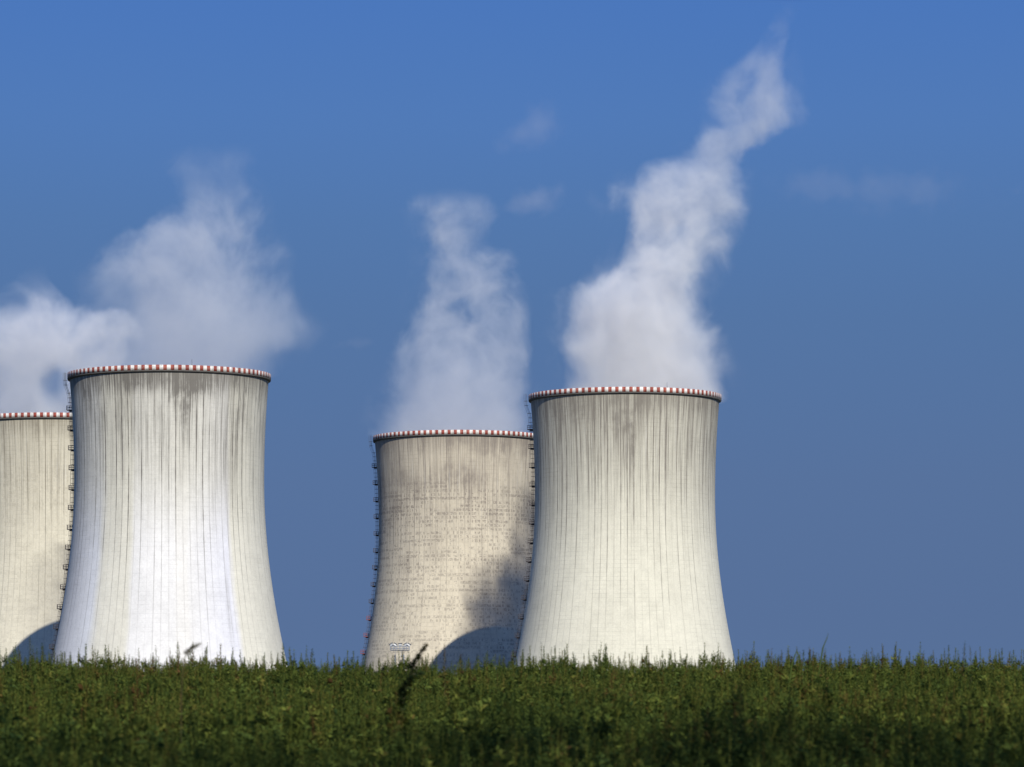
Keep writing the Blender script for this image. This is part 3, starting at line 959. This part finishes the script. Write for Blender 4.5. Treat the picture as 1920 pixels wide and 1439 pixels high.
# the bent dark dock nearer to the camera
DY = 42.0
dk = empty('bent_dock', at(735, 1499 + 8400 * 0.85 / DY, DY)); dk.location.z = ground_z(DY)
tag(dk, 'dark bent dock plant with a drooping tan tip, close by and before the ochre tower', 'weed')
o0 = -dk.location
S = MB()
pth = [Vector((0, 0, 0)), at(742, 1400, DY) + o0, at(752, 1330, DY) + o0, at(764, 1285, DY) + o0, at(774, 1252, DY) + o0, at(783, 1230, DY) + o0, at(797, 1214, DY) + o0]
S.tube(pth, [0.007, 0.007, 0.007, 0.007, 0.007, 0.006, 0.003], 6)
S.build('stem', M_dockstem, dk, True)
R = random.Random(3)
P = {'v': [], 'f': [], 't': []}
def dp(px, py): return np.array(at(px, py, DY) + o0)
spike(P, dp(768, 1258), dp(785, 1229), 0.0435, 90, R, 0.15, 0.0607, 0.0338)
spike(P, dp(779, 1238), dp(795, 1216), 0.0232, 60, R, 0.6, 0.0405, 0.0270)
spike(P, dp(790, 1222), dp(800, 1210), 0.0261, 40, R, 0.95, 0.0405, 0.0297)
spike(P, dp(784, 1232), dp(797, 1240), 0.0087, 24, R, 0.6, 0.0270, 0.0189)
spike(P, dp(796, 1239), dp(801, 1260), 0.0116, 30, R, 0.7, 0.0324, 0.0162)
spike(P, dp(752, 1278), dp(790, 1262), 0.0653, 50, R, 0.1, 0.0675, 0.0405)
spike(P, dp(758, 1298), dp(771, 1268), 0.0725, 50, R, 0.2, 0.0675, 0.0405)
spike(P, dp(748, 1320), dp(756, 1288), 0.0580, 60, R, 0.3, 0.0945, 0.0540)
link_mesh('seed_head', to_mesh('seed_head', P['v'], P['f'], P['t']), M_dock, dk)
P = {'v': [], 'f': [], 't': []}
spike(P, dp(742, 1380), dp(750, 1318), 0.1160, 70, R, 0.5, 0.1350, 0.0810)
link_mesh('foliage', to_mesh('foliage', P['v'], P['f'], P['t']), M_weed, dk)
for (a, b_, L) in (((754, 1300), (776, 1284), 0.08), ((752, 1315), (737, 1298), 0.07), ((760, 1290), (788, 1296), 0.07), ((748, 1340), (766, 1322), 0.09), ((747, 1345), (728, 1332), 0.08)):
    P = {'v': [], 'f': [], 't': []}
    A, B = dp(*a), dp(*b_)
    leaf(P, A, B - A + np.array((0, -0.03, 0)), np.array((0, -1, 0.5)), L, L * 0.42, 0.1)
    link_mesh('leaf', to_mesh('leaf', P['v'], P['f'], P['t']), M_dock, dk)

# the pale seed plume of a grass, out of focus
PY = 34.0
pl = empty('seed_plume_grass', at(338, 1499, PY)); pl.location.z = ground_z(PY)
tag(pl, 'pale blurred grass seed plume nodding right, before the bright base of the white-washed tower', 'grass')
o0 = -pl.location
S = MB(); S.tube([Vector((0, 0, 0)), at(340, 1300, PY) + o0, at(344, 1240, PY) + o0, at(352, 1222, PY) + o0, at(370, 1208, PY) + o0], [0.005, 0.004, 0.003, 0.0025, 0.001], 5)
S.build('stem', M_stem, pl, True)
P = {'v': [], 'f': [], 't': []}
for (a, b_, n, r) in (((346, 1228), (362, 1213), 70, 0.022), ((356, 1216), (376, 1207), 60, 0.018)):
    spike(P, np.array(at(*a, PY) + o0), np.array(at(*b_, PY) + o0), r, n, R, 0.5, 0.03, 0.016)
link_mesh('seed_head', to_mesh('seed_head', P['v'], P['f'], P['t']), M_plume, pl)


# ------------------------------------------------------------------ unseen row of poplars, added at the photographer's back to shade the near weeds
M_bark = plain('poplar_bark', (0.10, 0.085, 0.07), 0.95, 0.1)
M_poplar = leaf_material('poplar_leaf', [(0.0, (0.04, 0.07, 0.02)), (1.0, (0.09, 0.12, 0.03))], 0.3)


def poplar(x, y, h, seed, label):
    R = np.random.default_rng(seed)
    o = empty('added_shade_poplar', (x, y, -1.85))
    tag(o, label, 'tree', 'unseen poplars added in a row behind the photographer for shade')
    T = MB()
    T.tube([(0, 0, 0), (0.1, 0, h * .3), (0.0, 0.1, h * .65), (0.05, 0, h * .95)], [0.42, 0.32, 0.18, 0.04], 8)
    for k in range(14):
        z = h * (0.12 + 0.055 * k); a = 2.4 * k; rr = 1.5 * (1 - k / 20)
        T.tube([(0, 0, z), (rr * .6 * math.cos(a), rr * .6 * math.sin(a), z + 1.2), (rr * math.cos(a), rr * math.sin(a), z + 3.0)], [0.10, 0.06, 0.02], 5)
    T.build('trunk', M_bark, o, True)
    n = 150
    f = R.uniform(0.08, 1.0, n)
    rad = 2.6 * np.sin(np.pi * np.clip(f * 0.93 + 0.05, 0, 1)) ** 0.6
    ang = R.uniform(0, 6.28, n); q = np.sqrt(R.uniform(0.05, 1, n))
    cen = np.stack([rad * q * np.cos(ang), rad * q * np.sin(ang), f * h], 1)
    m = 55
    c = np.repeat(cen, m, 0) + R.normal(0, 1, (n * m, 3)) * np.array((0.5, 0.5, 0.8))
    d1 = R.normal(0, 1, c.shape); d1 /= np.linalg.norm(d1, axis=1)[:, None]
    d2 = np.cross(d1, R.normal(0, 1, c.shape)); d2 /= np.linalg.norm(d2, axis=1)[:, None]
    L = R.uniform(0.09, 0.15, len(c))[:, None]
    v = np.stack([c - d1 * L, c + d2 * L * .7, c + d1 * L, c - d2 * L * .7], 1).reshape(-1, 3)
    link_mesh('crown', to_mesh('crown', v, np.arange(len(v)).reshape(-1, 4), R.uniform(0, 1, len(c))), M_poplar, o)


for k in range(8):
    poplar(1.0 + 3.6 * k, -5.0 - 0.4 * (k % 3), 31.0 + 4.0 * math.sin(k * 2.1), 40 + k,
           ('unseen tall slim poplar added behind the photographer for shade, %s in the row' % ('first', 'second', 'third', 'fourth', 'fifth', 'sixth', 'seventh', 'last')[k]))
